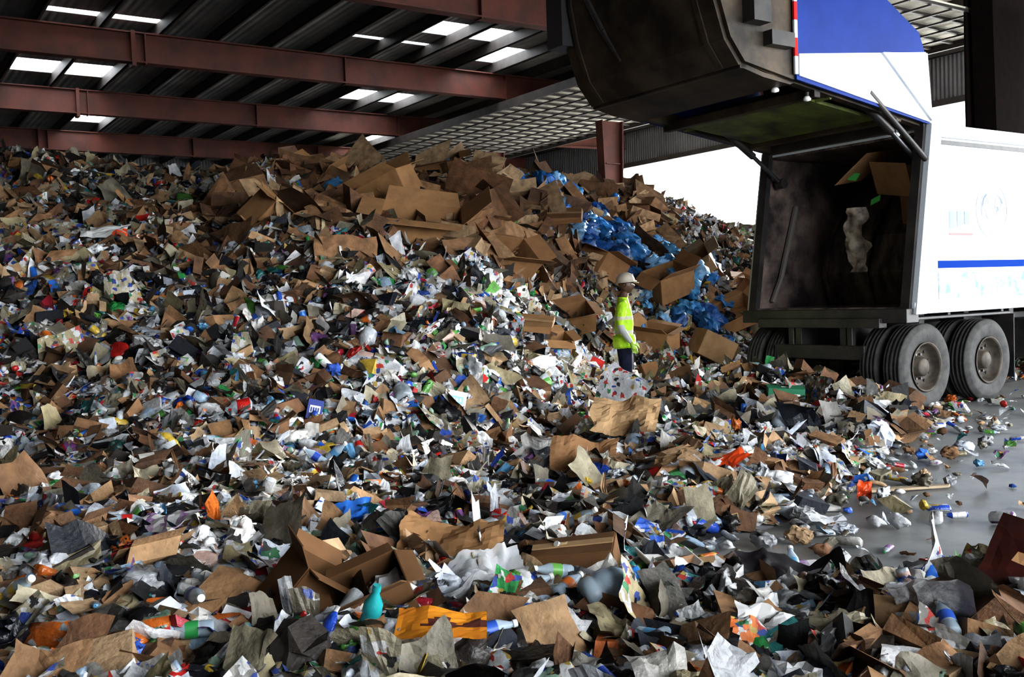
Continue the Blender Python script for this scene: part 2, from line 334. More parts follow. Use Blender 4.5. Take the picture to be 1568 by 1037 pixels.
def scatter(name,P,kinds,pal,size,spread,lift,parent=None):
    M_=len(P);nx=-samp(gZx,P[:,0],P[:,1]);ny=-samp(gZy,P[:,0],P[:,1])
    nr=np.stack([nx,ny,np.ones(M_)],-1);nr/=np.linalg.norm(nr,axis=1,keepdims=True)
    nr=nr+rng.normal(0,1,(M_,3))*spread[:,None]; nr[:,2]=np.abs(nr[:,2]);nr/=np.linalg.norm(nr,axis=1,keepdims=True)
    a=rng.normal(0,1,(M_,3));tx=np.cross(nr,a);tx/=np.linalg.norm(tx,axis=1,keepdims=True);ty=np.cross(nr,tx)
    Rm=np.stack([tx,ty,nr],-1)
    z=np.maximum(samp(Z,P[:,0],P[:,1]),0)+lift
    T=np.stack([P[:,0],P[:,1],z],-1)
    Vs=[];Ls=[];Ts=[];Ss=[];Cs=[];Ps=[];off=0
    kinds=np.array(kinds)
    for kd in VAR:
        w_=np.where(kinds==kd)[0]
        if len(w_)==0: continue
        vi=rng.integers(0,len(VAR[kd]),len(w_))
        for q,(Vv,Fv_,sm) in enumerate(VAR[kd]):
            ii=w_[vi==q]; m=len(ii)
            if m==0: continue
            n=len(Vv)
            vv=np.einsum('mij,nj->mni',Rm[ii],Vv)*size[ii][:,None,None]+T[ii][:,None,:]
            mn=vv[:,:,2].min(1); up=np.maximum(0,.004-mn); vv[:,:,2]+=up[:,None]
            fl=np.array([x for f in Fv_ for x in f]);ft=np.array([len(f) for f in Fv_])
            Vs.append(vv.reshape(-1,3));Ls.append((fl[None,:]+off+np.arange(m)[:,None]*n).ravel());Ts.append(np.tile(ft,m));off+=m*n
            Ss.append(np.full(m*len(ft),sm))
            c=np.zeros((m,len(ft),4));pr=np.zeros((m,len(ft)))
            rk=np.arange(len(ft))%8
            for j,i in enumerate(ii):
                p=PAL[pal[i]]
                if kd in('bottle','jug') and pal[i]==0: p=PET
                cc=np.array(p[rng.integers(len(p))])*rng.uniform(.62,1.1)
                fc=np.tile(cc,(len(ft),1))*rng.uniform(.93,1.04,(len(ft),1))
                printed=pal[i] in (0,2,4) and rng.random()<.6
                if kd=='bottle':
                    if rng.random()<.6: fc[(rk==2)|(rk==3)]=np.array(COL[rng.integers(len(COL))]) if rng.random()<.75 else (.7,.7,.7)
                    fc[rk>=6]=np.array(COL[rng.integers(len(COL))]) if rng.random()<.5 else (.75,.75,.75)
                elif printed and kd in('carton','can','cup','jug'):
                    p2=PAL[rng.choice([0,4,4])];c2=np.array(p2[rng.integers(len(p2))]);fc[rng.random(len(ft))<.45]=c2
                if kd=='obox' : fc[1:]*=rng.uniform(.75,1.1,(len(ft)-1,1))
                c[j,:,:3]=fc
                c[j,:,3]= .78 if kd in('bottle','can','jug') else (.68 if pal[i]==5 else (.66 if kd in('bag','cup') else rng.choice([.15,.35,.55])))
                pr[j]= 1. if (printed and kd not in('bottle','bag','wad') and rng.random()<.55) else 0.
                if pal[i]==1: c[j,:,3]=.15
            Cs.append(c.reshape(-1,4));Ps.append(pr.ravel())
    return npmesh(name,np.concatenate(Vs),np.concatenate(Ls),np.concatenate(Ts),[mt],np.concatenate(Ss),np.concatenate(Cs),np.concatenate(Ps),parent)
def choose(X,Y,near):
    M_=len(X);z=samp(Z,X,Y);kinds=[];pal=np.zeros(M_,int);size=np.zeros(M_);spread=np.full(M_,.5)
    zn=n3(X,Y,.5); zd=n2(X,Y,.7)
    for i in range(M_):
        r=rng.random();s=rng.random()
        up=float(np.clip((z[i]-1.3+.8*zn[i])/1.2,0,1))*float(np.clip((X[i]+5.)/2.5,0,1))*(1-.75*float(np.clip((X[i]-2.2)/1.4,0,1)))  # brown share drops to the right: whiter pieces stand in for backlight glare
        brown=max(.07,.12+ .19*up+.07*(X[i]<-4)*(z[i]>2.3)+zn[i]*.12)
        dark=(.14 if z[i]>.6 else .085)+zd[i]*.14
        if s<brown: p=1
        elif s<brown+dark: p=3
        elif s<brown+dark+.165: p=4
        elif s<brown+dark+.165+(.23 if X[i]<-4 else .14): p=2
        else: p=0
        if p==1:
            k='obox' if r<.20 else('carton' if r<.36 else('card' if r<.72 else('strip' if r<.84 else ('sheetN' if near else 'sheet')))); sz=rng.uniform(.1,.32)
            if up>.3:
                sz=rng.uniform(.15,.4) if rng.random()<.82 else rng.uniform(.4,.8)
                if sz>.4: k=rng.choice(['obox','card','carton','card'])
                spread[i]=.38
        elif p==3: k=rng.choice(['wad','sheet','bag','carton']); sz=rng.uniform(.1,.28)
        elif p==2: k='sheetN' if near else 'sheet'; sz=rng.uniform(.1,.3)
        else:
            k='sheet' if r<.24 else('carton' if r<.36 else('bottle' if r<.56 else('can' if r<.64 else('cup' if r<.69 else('jug' if r<.74 else('wad' if r<.85 else('strip' if r<.89 else'bag')))))))
            if k=='sheet' and near:k='sheetN'
            sz={'sheet':(.09,.26),'sheetN':(.09,.26),'carton':(.08,.2),'bottle':(.16,.26),'can':(.1,.13),'cup':(.09,.13),'jug':(.14,.26),'wad':(.07,.16),'bag':(.1,.25),'strip':(.1,.3)}[k]; sz=rng.uniform(*sz)
            if p==4 and k in('sheet','sheetN','bag'): sz*=.8
        if rng.random()<.05 and k in('sheet','sheetN','card'): sz*=1.6
        kinds.append(k);pal[i]=p;size[i]=sz
    return kinds,pal,size,spread
def region(n,x0,x1,y0,y1,fn):
    X=rng.uniform(x0,x1,n);Y=rng.uniform(y0,y1,n);k=fn(X,Y);return X[k],Y[k]
BP=[]
for cx,cy,n,sd in ((.5,17.9,22,.75),(1.05,18.3,20,.7),(1.6,18.8,15,.7),(1.83,17.8,7,.3),(2.9,19.8,14,.8),(3.4,19.4,12,.8),(2.3,18.7,12,.7),(2.7,17.6,8,.6),(-2.6,15.6,3,.15),(2.5,15.8,5,.3),(3.4,16.8,6,.4),(2.0,16.8,4,.3),(-.3,17.2,4,.5)):
    BP.append(rng.normal(0,sd,(n,2))+[cx,cy])
BP=np.concatenate(BP)
def wk(X,Y):
    k=((X-1.49)**2+(Y-13)**2>.1)
    for bx,by in BP: k&=~(((X-bx)**2+(Y-by)**2<.05)&(rng.random(len(X))<.65))
    return k
X,Y=region(30000,-6.5,5.2,2.4,9.,lambda X,Y:(samp(covb,X,Y)>.45)&(np.abs(X)<.62*Y+1.2))
nA=len(X)
k,p,s,sp=choose(X,Y,True); s*=.95; scatter('foreground_litter',np.stack([X,Y],-1),k,p,s,sp*.65,rng.uniform(-.03,.06,nA),pile)
def ff(X,Y):
    yf=np.interp(X,FX,FY)
    return (samp(covb,X,Y)>.45)&(X>-.62*Y-2)&(Y<yf+12.5)&wk(X,Y)
X,Y=region(115000,-16,9,9,27,ff)
nB=len(X)
k,p,s,sp=choose(X,Y,False); s*=np.where(Y<14,1.18,1.12); scatter('packaging_and_paper',np.stack([X,Y],-1),k,p,s,sp,rng.uniform(-.06,.12,nB),pile)
n=len(BP)
scatter('blue_plastic_bags',BP,['bag']*n,np.full(n,5),rng.uniform(.25,.6,n),np.full(n,.4),rng.uniform(.12,.3,n),pile)
X,Y=region(3200,.5,9,4.5,13,lambda X,Y:(samp(covb,X,Y)<.5)&(rng.random(len(X))<np.exp(-np.abs(X-1.0-(Y-5)*.62)*1.4)+.03))
n=len(X);kk=rng.choice(['wad','sheet','can','bottle','carton','bag'],n,p=[.36,.35,.05,.11,.05,.08]);sz=np.where(np.isin(kk,['wad','sheet']),rng.uniform(.02,.13,n),.15)
scatter('floor_litter',np.stack([X,Y],-1),kk,rng.choice([0,0,0,2,1,4],n),sz,np.full(n,.15),np.full(n,.01),pile)

# ---------------------------------------------------------------- individual pieces
def gz(x,y): return max(0.,float(samp(Z,x,y)))
CB=[mk('corrugated_card_%d'%i,c,tuple(q*.75 for q in c),rough=.85,scale=5,spec=.2) for i,c in enumerate(((.34,.19,.09),(.25,.135,.065),(.42,.275,.15),(.15,.078,.036)))]
def crumple(name,x,y,lift,w,h,rot,mats,seed,amp=.03,n=16,fold=.6,smooth=False,thick=0.,patch=None):
    r=np.random.default_rng(seed); f=vnoise(seed+50)
    u=np.linspace(-.5,.5,n+1);X,Y=np.meshgrid(u*w,u*h,indexing='ij')
    Zs=f(X,Y,3/w)*amp*2.5+f(X+9,Y,8/w)*amp+r.normal(0,amp*.12,X.shape)
    for _ in range(4):
        a=r.uniform(0,6.28);c=r.uniform(-.3,.3)*w;k=r.uniform(-fold,fold); Zs=Zs+np.maximum(0,X*math.cos(a)+Y*math.sin(a)-c)*k
    X=X+f(X,Y+5,4/w)*w*.16;Y=Y+f(X+5,Y,4/w)*h*.16
    V=np.stack([X,Y,Zs-Zs.mean()],-1).reshape(-1,3);i=np.arange((n+1)**2).reshape(n+1,n+1)
    b=MB(); F=np.stack([i[:-1,:-1],i[1:,:-1],i[1:,1:],i[:-1,1:]],-1).reshape(-1,4)
    b.v=[tuple(v) for v in V]
    for q in F:
        c=V[q].mean(0); mi=0
        if patch and patch(c[0]/w,c[1]/h): mi=1
        b.f.append(list(map(int,q)));b.m.append(mi);b.s.append(smooth)
    return b.build(name,mats,loc=(x,y,gz(x,y)+lift),rot=tuple(math.radians(a) for a in rot))
def cbox(x,y,lift,sx_,sy_,sz_,rot,mi=0,seed=0,open_=True,name='cardboard_box',mats=None):
    r=np.random.default_rng(seed); b=MB(); X,Y,H=sx_/2,sy_/2,sz_; th=.006
    j=lambda p:(p[0]+r.normal(0,.02)*sx_,p[1]+r.normal(0,.02)*sx_,p[2]+r.normal(0,.015)*sx_)
    c=[j(p) for p in ((-X,-Y,0),(X,-Y,0),(X,Y,0),(-X,Y,0),(-X,-Y,H),(X,-Y,H),(X,Y,H),(-X,Y,H))]
    def pan(a,b_,c_,d,m=0):
        P=[Vector(q) for q in (a,b_,c_,d)]; n=(P[1]-P[0]).cross(P[2]-P[0]).normalized()*th
        b.add(P+[p+n for p in P],BF,m)
    pan(c[0],c[3],c[2],c[1]); pan(c[0],c[1],c[5],c[4]);pan(c[1],c[2],c[6],c[5]);pan(c[2],c[3],c[7],c[6]);pan(c[3],c[0],c[4],c[7])
    if open_:
        for (p,q,dx,dy) in ((4,5,0,-1),(5,6,1,0),(6,7,0,1),(7,4,-1,0)):
            fl=(Y if dy else X*.8)*r.uniform(.7,1.); up=r.uniform(-.5,.9)*fl; o=Vector((dx,dy,0))*fl*.8+Vector((0,0,up))
            P,Q_=Vector(c[p]),Vector(c[q]); k=(Q_-P)*.04
            pan(P,Q_,Q_+o-k,P+o+k)
    else:
        pan(c[4],c[5],c[6],c[7]); t0=(Vector(c[4])+Vector(c[7]))/2;t1=(Vector(c[5])+Vector(c[6]))/2; w_=Vector((0,.03,0));up=Vector((0,0,.009))
        pan(t0-w_+up,t1-w_+up,t1+w_+up,t0+w_+up,1)
    return b.build(name,mats or [CB[mi],CB[2]],loc=(x,y,gz(x,y)+lift),rot=tuple(math.radians(a) for a in rot))
for i,(x,y,l,a,bb,c,rot,mi,o) in enumerate((
 (-1.27,13.9,.05,1.1,.7,.45,(25,8,10),0,True),(-1.75,14.9,.1,.9,.6,.4,(15,-20,-25),0,True),(-.1,14.0,.1,.8,.6,.3,(40,5,40),1,True),
 (-.2,18.0,.0,.9,.6,.35,(10,12,20),1,False),(.05,11.9,.06,.9,.45,.06,(18,6,-12),0,False),(2.76,17.2,.1,.75,.55,.45,(20,-15,30),0,True),
 (2.25,15.3,.1,.55,.45,.35,(15,10,-35),0,True),(-3.4,13.4,.1,.6,.45,.5,(35,30,60),0,True),(3.5,18.6,.1,.9,.6,.3,(30,-30,-20),2,True),
 (.6,16.0,.1,1.2,.5,.06,(25,0,-8),1,False),(-.6,15.9,.12,1.0,.6,.05,(30,8,12),3,False),(1.5,16.6,.12,.7,.5,.4,(20,20,50),1,True),
 (3.9,17.3,.1,.8,.55,.3,(35,-20,10),0,True),(.9,14.0,.1,.5,.4,.3,(25,-10,15),1,True),(-3.0,16.2,.0,.8,.5,.3,(25,12,-40),0,True),
 (2.0,14.3,.05,.35,.3,.3,(10,-25,-60),1,False),(3.1,15.6,.12,.6,.4,.4,(5,25,20),2,False),(-1.2,17.2,.0,.9,.5,.35,(20,-10,5),1,True),
 (.5,12.5,.06,.42,.34,.2,(20,5,20),0,True),(4.6,18.6,.1,.8,.5,.3,(20,30,0),1,True))):
    cbox(x,y,l,a,bb,c,rot,mi,i,o)
crumple('kraft_paper_sheet',.92,8.2,.24,.55,.4,(48,8,-12),[CB[2]],1,.04,18,.6)
crumple('kraft_paper_sheet',1.1,7.0,.13,.36,.24,(30,-25,-50),[CB[2]],2,.04,16,.8)
crumple('kraft_paper_sheet',.5,7.35,.12,.5,.26,(35,20,20),[CB[1]],3,.04,16,.8)
crumple('kraft_paper_sheet',-.35,5.05,.16,.5,.3,(25,-15,-30),[CB[0]],4,.03,16,.7)
m_or=mk('orange_plastic',(.75,.09,.015),(.6,.06,.01),rough=.4,scale=6)
crumple('orange_plastic_tray',1.53,7.14,.1,.36,.18,(20,-18,15),[m_or],5,.015,8,.6)
crumple('orange_plastic_scrap',2.5,7.0,.07,.10,.13,(70,5,-15),[m_or],55,.012,8,.8)
b=MB(); b.hexa([(0,-.04,0),(.68,-.03,0),(.72,.02,0),(0,.06,0),(0,-.04,.02),(.68,-.03,.02),(.72,.02,.02),(0,.06,.02)]); b.build('wooden_plank',[mk('raw_wood',(.42,.34,.24),(.34,.26,.17),rough=.7,scale=4,stretch=(1,8,8))],loc=(2.55,7.22,.01),rot=(0,0,.12),bevel=.004)
cbox(.3,4.95,-.02,.42,.26,.2,(8,-6,-8),3,31,False)
cbox(-.62,4.2,.0,.32,.22,.18,(25,-20,10),3,32,True)
cbox(-1.0,4.2,.0,.28,.22,.24,(20,35,40),3,33,True)
cbox(1.05,5.25,.0,.3,.2,.07,(4,0,10),2,34,False)
m_foam=mk('white_foam',(.72,.72,.7),(.6,.6,.58),rough=.7,scale=12)
b=MB(); b.prism([(-.15,.05),(-.12,0),(.12,0),(.15,.05),(.14,.055),(.11,.012),(-.11,.012),(-.14,.055)],-.1,.1); b.build('foam_tray',[m_foam],loc=(.76,5.0,gz(.76,5.)+.06),rot=(.15,.1,.3),bevel=.004)
def plast(name,c,alpha=.5,rough=.15):
    m=mk(name,c,rough=rough,scale=12,bump=.3); b=m.node_tree.nodes['Principled BSDF']; b.inputs['Transmission Weight'].default_value=alpha; b.inputs['IOR'].default_value=1.3; return m
m_clear=plast('translucent_plastic',(.62,.76,.88),.55); m_film=plast('clear_film',(.75,.77,.8),.5,.2); m_teal=plast('teal_plastic',(.03,.4,.42),.3); m_bbag=plast('blue_film',(.04,.2,.7),.2,.3)
b=MB(); b.lathe([(.0001,0),(.075,0),(.088,.02),(.09,.06),(.078,.075),(.09,.09),(.088,.14),(.076,.155),(.078,.18),(.04,.225),(.025,.24),(.025,.27)],(0,0,0),(0,0,1),0,28)
b.lathe([(.028,.255),(.028,.285),(.0001,.285)],(0,0,0),(0,0,1),1,20); b.cyl((.05,0,.2),(.1,0,.17),.012,0); b.cyl((.1,0,.17),(.1,0,.1),.012,0)
b.build('plastic_water_jug',[m_clear,mk('blue_cap',(.03,.2,.6),rough=.4)],loc=(.28,4.3,gz(.28,4.3)+.08),rot=(.2,1.2,.5))
b=MB(); b.lathe([(.0001,0),(.036,0),(.04,.01),(.04,.09),(.036,.1),(.04,.11),(.038,.15),(.016,.19),(.015,.205)],(0,0,0),(0,0,1),0,22); b.cyl((0,0,.2),(0,0,.225),.018,0)
b.build('plastic_bottle',[m_teal],loc=(-.62,3.84,gz(-.62,3.84)+.0),rot=(.1,.25,0))
rr=np.random.default_rng(9)
for i in range(26):
    x=rr.uniform(-2.4,2.0);y=rr.uniform(3.6,5.0) if i%2 else rr.uniform(5,8.2); x=min(x,.3) if y>5 else x
    b=MB(); b.lathe([(.0001,0),(.030,0),(.034,.01),(.034,.05),(.031,.055),(.034,.06),(.034,.12),(.014,.17),(.013,.185)],(0,0,0),(0,0,1),0,20); b.cyl((0,0,.182),(0,0,.2),.016,1)
    b.lathe([(.0348,.06),(.0348,.11)],(0,0,0),(0,0,1),2,20)
    cc=COL[rr.integers(len(COL))]
    b.build('drink_bottle_%d'%i,[m_clear,m_foam,mk('bottle_label_%d'%i,cc,rough=.4)],pile,loc=(x,y,gz(x,y)+.08),rot=(rr.uniform(.9,1.7),rr.uniform(-.3,.3),rr.uniform(0,6.28)))
crumple('clear_plastic_bag',-.2,4.62,.12,.5,.28,(18,5,18),[m_film],6,.06,26,.6,True)
crumple('clear_plastic_bag',2.0,6.35,.04,.35,.2,(5,3,10),[m_film],7,.03,18,.3,True)
crumple('blue_plastic_wrap',1.85,4.45,.09,.34,.18,(15,-5,5),[m_bbag],8,.04,18,.5,True)
crumple('blue_plastic_wrap',-.95,5.5,.10,.22,.16,(20,-5,5),[m_bbag],9,.03,14,.5,True)
crumple('black_plastic_bag',1.3,4.65,.1,.5,.24,(14,-4,-4),[mk('black_film',(.012,.01,.012),rough=.5,spec=.2)],10,.05,20,.5,True)
m_pr=mk('purple_print',(.22,.07,.28),(.5,.45,.5),rough=.4,scale=14)
m_pap=mk('white_paper',(.68,.68,.68),(.6,.6,.6),rough=.6,scale=8)
crumple('magazine',-1.75,4.75,.12,.32,.24,(30,0,-15),[m_pap,m_pr],11,.02,12,.4,False,0,lambda u,v:(u*3.3+v)%1<.38)
crumple('magazine',1.65,5.0,.08,.36,.2,(12,0,5),[m_pap,m_pr],12,.02,12,.4,False,0,lambda u,v:(u*3.3-v)%1<.3)
crumple('white_paper_sheet',1.0,3.95,.1,.26,.18,(35,10,-10),[m_pap],13,.02,12,.7)
crumple('white_paper_sheet',-4.9,12.0,.22,.55,.35,(40,0,10),[m_pap,m_or],14,.03,10,.4,False,0,lambda u,v:u>.2 and v<0)
crumple('white_paper_sheet',-2.5,10.2,.2,.35,.25,(40,10,30),[m_pap],15,.03,10,.6)
crumple('poster_board',-.3,3.7,.14,.34,.16,(26,0,-5),[mk('orange_board',(.7,.28,.02),(.6,.2,.02),rough=.5),mk('dark_print',(.1,.03,.02),rough=.5)],16,.01,14,.2,False,0,lambda u,v:abs(v)<.16 and (u*14)%1<.5)
m_dr=mk('dark_red_board',(.035,.008,.006),(.015,.006,.005),rough=.9,scale=5,spec=.05)
crumple('dark_carton_panel',2.22,4.2,.14,.5,.36,(25,-35,40),[m_dr,CB[0]],61,.01,10,.25,False,0,lambda u,v:.0<u<.12 and abs(v)<.2)
m_gw=mk('green_print',(.02,.16,.08),rough=.5)
def case(name,x,y,lift,sx_,sy_,sz_,rot,c1,c2):
    b=MB(); b.box(-sx_/2,sx_/2,-sy_/2,sy_/2,0,sz_,0)
    b.box(-sx_*.35,sx_*.35,-sy_/2-.003,-sy_/2,sz_*.3,sz_*.7,1)
    for i in range(4): b.box(-sx_*.28+i*sx_*.15,-sx_*.18+i*sx_*.15,-sy_/2-.005,-sy_/2-.002,sz_*.38,sz_*.6,0)
    b.box(-sx_*.12,sx_*.12,-.02,.02,sz_,sz_+.004,1)
    return b.build(name,[c1,c2],loc=(x,y,gz(x,y)+lift),rot=tuple(math.radians(a) for a in rot),bevel=.006)
case('beverage_carton',3.1,11.2,.06,.42,.2,.2,(8,4,-5),m_gw,m_pap)
case('beverage_carton',-1.72,8.3,.03,.13,.08,.17,(-15,14,12),mk('blue_print',(.015,.04,.25),rough=.45),m_pap)
case('beverage_carton',-.6,9.4,.06,.22,.12,.17,(-12,15,20),m_pap,mk('cyan_print',(.1,.35,.55),rough=.35))
case('beverage_carton',1.0,9.5,.08,.5,.1,.14,(-10,18,-8),m_pap,m_gw)
crumple('blue_tarp_scrap',3.6,9.6,.08,.5,.3,(10,0,0),[m_bbag],21,.05,18,.5,True)

# ---------------------------------------------------------------- truck
truck=empty('garbage_truck',(4.74,11.6,0),TH)
m_white=mk('white_paint',(.64,.67,.72),(.56,.61,.68),rough=.3,scale=2,spec=.35)
m_blk=mk('black_steel',(.012,.012,.014),(.04,.035,.032),rough=.45,scale=4,bump=.2)
m_int=mk('scraped_interior',(.035,.028,.03),(.30,.23,.20),rough=.36,metal=.2,scale=1.8,detail=12,bump=.4,stretch=(1,3,1),lo=.40,hi=.72)
m_tg=mk('weathered_tailgate',(.018,.015,.013),(.11,.08,.052),rough=.5,metal=.2,scale=1.6,detail=14,bump=.25,lo=.4,hi=.75,spec=.3)
m_blue=mk('blue_paint',(.006,.028,.18),(.008,.035,.22),rough=.45,scale=2,spec=.15)
m_tire=mk('tire_rubber',(.02,.02,.021),(.05,.048,.045),rough=.75,scale=9,bump=.3)
m_rim=mk('rim_steel',(.09,.075,.06),(.03,.025,.02),rough=.6,metal=.2,scale=6,spec=.3)
m_red=mk('red_tape',(.6,.02,.02),rough=.5,spec=.1); m_lite=mk('lamp_lens',(.8,.8,.78),rough=.1); m_green=mk('packer_green',(.13,.17,.03),(.03,.03,.02),rough=.5,scale=3)
m_gry=mk('grey_graphic',(.36,.41,.5),rough=.8,spec=.05); m_hyd=mk('hydraulic_chrome',(.12,.12,.13),rough=.35,metal=.8)
m_card=mk('cardboard',(.38,.22,.11),(.3,.17,.08),rough=.85,scale=6); m_grn=mk('green_label',(.1,.6,.15),rough=.5)
ZB,ZT=1.22,3.42; SL=.38
b=MB()
def side(y0,y1,mat):
    b.prism([(0,ZB),(7.2,ZB),(7.2,ZT),(SL,ZT)],y0,y1,mat)
side(0,.05,0); side(2.45,2.5,0)
b.box(SL,7.2,.05,2.45,ZT-.05,ZT,0)
b.box(0,7.2,.05,2.45,ZB,ZB+.05,2)
b.prism([(.03,ZB+.02),(7.1,ZB+.02),(7.1,ZT-.04),(SL+.03,ZT-.04)],.055,.07,2); b.prism([(.03,ZB+.02),(7.1,ZB+.02),(7.1,ZT-.04),(SL+.03,ZT-.04)],2.43,2.445,2)
b.box(SL,7.1,.07,2.43,ZT-.08,ZT-.05,2)
b.box(7.1,7.2,.05,2.45,ZB,ZT,0)
for y0,y1 in ((-.05,0),(2.5,2.55)):
    b.prism([(SL-.01,ZT-.12),(7.2,ZT-.12),(7.2,ZT+.03),(SL-.01,ZT+.03)],y0,y1,0)
    b.box(.0,7.2,y0,y1,ZB-.04,ZB+.1,0)
    b.prism([(-.01,ZB-.04),(.20,ZB-.04),(.58,ZT+.03),(SL-.01,ZT+.03)],y0-.02*(y0<0),y1+.02*(y0>0),0)
    for x in (6.9,): b.box(x,x+.2,y0,y1,ZB,ZT,0)
    b.prism([(.55,ZT-.2),(6.8,ZT-.2),(6.8,ZT-.15),(.55,ZT-.15)],y0+.03*(y0<0),y1-.03*(y0>0),1)
for y in (0,2.38): b.prism([(-.07,ZB-.1),(.02,ZB-.1),(SL+.02,ZT),(SL-.07,ZT)],y,y+.12,1)
b.box(-.14,.1,-.03,2.53,ZB-.14,ZB+.03,1); b.box(-.2,-.05,.3,2.2,ZB-.2,ZB-.08,1)
b.box(SL-.07,SL+.08,0,2.5,ZT-.02,ZT+.1,1)
for y in (.1,.5,1.,1.5,2.,2.4): b.cyl((SL-.02,y-.05,ZT+.1),(SL-.02,y+.05,ZT+.1),.05,1)
b.build('body',[m_white,m_blk,m_int],truck,bevel=.008)
b=MB()
pr=[(1.6,ZB+.06),(1.45,ZB+.5),(1.6,ZB+1.),(2.0,ZB+1.5),(2.6,ZT-.12)]
b.shell(pr,.09,2.41,.04,0)
for y in (.15,.8,1.6,2.3): b.shell([(x-.03,z) for x,z in pr],y,y+.06,.05,0)
b.beam((.5,2.38,1.7),(.85,2.38,2.7),.05,.06,1); b.beam((.3,2.38,1.35),(.5,2.38,1.7),.05,.05,1)
b.build('ejector_panel',[m_int,mk('worn_rail',(.14,.125,.12),rough=.6)],truck,bevel=.006)
b=MB(); r=np.random.default_rng(3)
def quad(b,c,u,v,mat): 
    c=Vector(c);u=Vector(u)/2;v=Vector(v)/2; n=u.cross(v).normalized()*.004
    P=[c-u-v,c+u-v,c+u+v,c-u+v]; b.add(P+[p+n for p in P],BF,mat)
quad(b,(.8,1.2,3.1),(.7,.1,.1),(.0,.5,-.35),0); quad(b,(.8,.8,2.9),(.3,.1,-.4),(.1,.6,.1),0); quad(b,(1.3,.7,2.7),(.1,.7,.1),(.05,.1,.8),0)
quad(b,(.65,1.25,2.98),(.02,.14,.03),(.1,.0,.1),1); quad(b,(.75,1.0,2.65),(.02,.16,-.05),(.02,.0,.08),1)
b.build('stuck_cardboard',[m_card,m_grn],truck)
f=vnoise(91); n=18; u=np.linspace(-.5,.5,n+1); X_,Y_=np.meshgrid(u*.34,u*.85,indexing='ij')
wd=.4+.6*(1-np.abs(u)*1.4)[None,:]
X_=X_*wd+f(X_,Y_,9)*.18; Dz=f(X_+3,Y_,8)*.25
b=MB(); i=np.arange((n+1)**2).reshape(n+1,n+1)
b.v=[(.75+float(d),1.3+float(a),2.15+float(c)) for a,c,d in zip(X_.ravel(),Y_.ravel(),Dz.ravel())]
for q in np.stack([i[:-1,:-1],i[1:,:-1],i[1:,1:],i[:-1,1:]],-1).reshape(-1,4): b.f.append(list(map(int,q)));b.m.append(0);b.s.append(True)
b.build('torn_film',[mk('dirty_film',(.55,.48,.40),(.12,.09,.08),rough=.35,scale=7)],truck)
b=MB()
def arc(cx,cz,r0,r1,a0,a1,mat,n=28,y=-.004):
    V=[];F=[]
    for i in range(n+1):
        a=math.radians(a0+(a1-a0)*i/n)
        for rr in(r0,r1): V.append((cx+rr*math.cos(a),y,cz+rr*math.sin(a)))
    for i in range(n):F.append((2*i,2*i+1,2*i+3,2*i+2))
    b.add(V,F,mat)
arc(1.75,2.45,.33,.37,0,360,0); arc(1.75,2.45,.22,.25,20,200,0); arc(1.75,2.45,.1,.16,180,380,0); arc(1.6,2.55,.05,.1,0,360,0,12); arc(1.9,2.52,.05,.1,0,360,0,12)
b.box(.55,6.8,-.008,-.001,1.72,1.81,1)
b.box(.55,6.8,-.006,-.001,1.34,1.66,4)
for i,x in enumerate(np.arange(.8,1.25,.16)): b.box(x,x+.11,-.006,-.001,2.2+.03*i,2.42,2)
for x in np.arange(2.6,6.3,.42): b.box(x,x+.3,-.006,-.001,2.25,2.8,1)
b.box(.8,1.3,-.006,-.001,2.12,2.15,5)
b.build('side_graphics',[m_gry,mk('blue_decal',(.006,.04,.26),rough=.8,spec=.05),mk('pale_blue_graphic',(.3,.42,.6),rough=.8,spec=.05),m_red,mk('cloud_graphic',(.6,.66,.78),(.22,.32,.52),rough=.8,scale=5,lo=.4,hi=.6,spec=.05),mk('pink_graphic',(.6,.25,.25),rough=.8,spec=.05)],truck)
b=MB()
top=[(SL,ZT+.02),(.30,4.30),(.2,4.5),(-.5,4.85),(-1.5,5.3),(-2.3,5.65),(-2.7,5.72),(-3.0,5.6),(-3.16,5.3),(-3.17,4.95),(-3.08,4.5),(-2.93,4.1),(-2.73,3.87)]
sp_=[( SL,ZT+.02),(.30,4.3),(.2,4.5),(-.5,4.85),(-1.5,5.3),(-1.98,5.51),(-1.98,3.75)]
sb=[(-1.98,3.75),(-1.98,5.51)]+top[5:]
for y0,y1 in ((0,.05),(2.45,2.5)):
    b.prism(sb,y0,y1,0)
b.shell(top[2:],0.05,2.45,-.05,0)
b.shell(top[:3],0.05,2.45,-.05,0)
b.shell([(-2.73,3.87),(-2.4,3.8),(-2.0,3.76),(-1.5,3.95)],.05,2.45,-.05,0)
b.shell([(-1.3,3.66),(-.9,3.9),(-.3,4.1),(.25,4.2)],.1,2.4,-.05,1)
b.shell([(-1.55,3.66),(-1.25,3.62),(-.7,3.56),(-.2,3.5)],.3,2.2,.04,1)
for y in (.05,2.35):
    b.prism([(-2.73,3.87),(-2.,3.74),(SL-.02,ZT),(SL-.02,ZT+.14),(-2.,3.9),(-2.7,4.0)],y,y+.1,0)
for x,z in ((-2.7,3.86),(-1.55,3.66),(-.1,3.5)): b.box(x-.05,x+.05,.05,2.45,z-.05,z+.06,0)
for y in (.25,2.2):
    pr2=[(x-.03,z) for x,z in top[6:]]
    b.shell(pr2,y,y+.06,-.04,0)
b.build('tailgate_shell',[m_tg,m_green],truck,bevel=.01)
b=MB()
b.prism(sp_,-.03,.0,0); b.prism(sp_,2.5,2.53,0)
b.prism([(SL+.0,ZT+.04),(.31,4.28),(-.55,4.18),(-1.95,4.02),(-1.95,3.79)],-.045,-.03,1)
b.prism([(SL+.0,ZT+.05),(.30,4.26),(-.55,4.18)],-.075,-.045,1)
for i in range(9):
    z=3.8+i*.19; b.box(-2.02,-1.97,-.05,-.02,z,z+.19,2 if i%2 else 1)
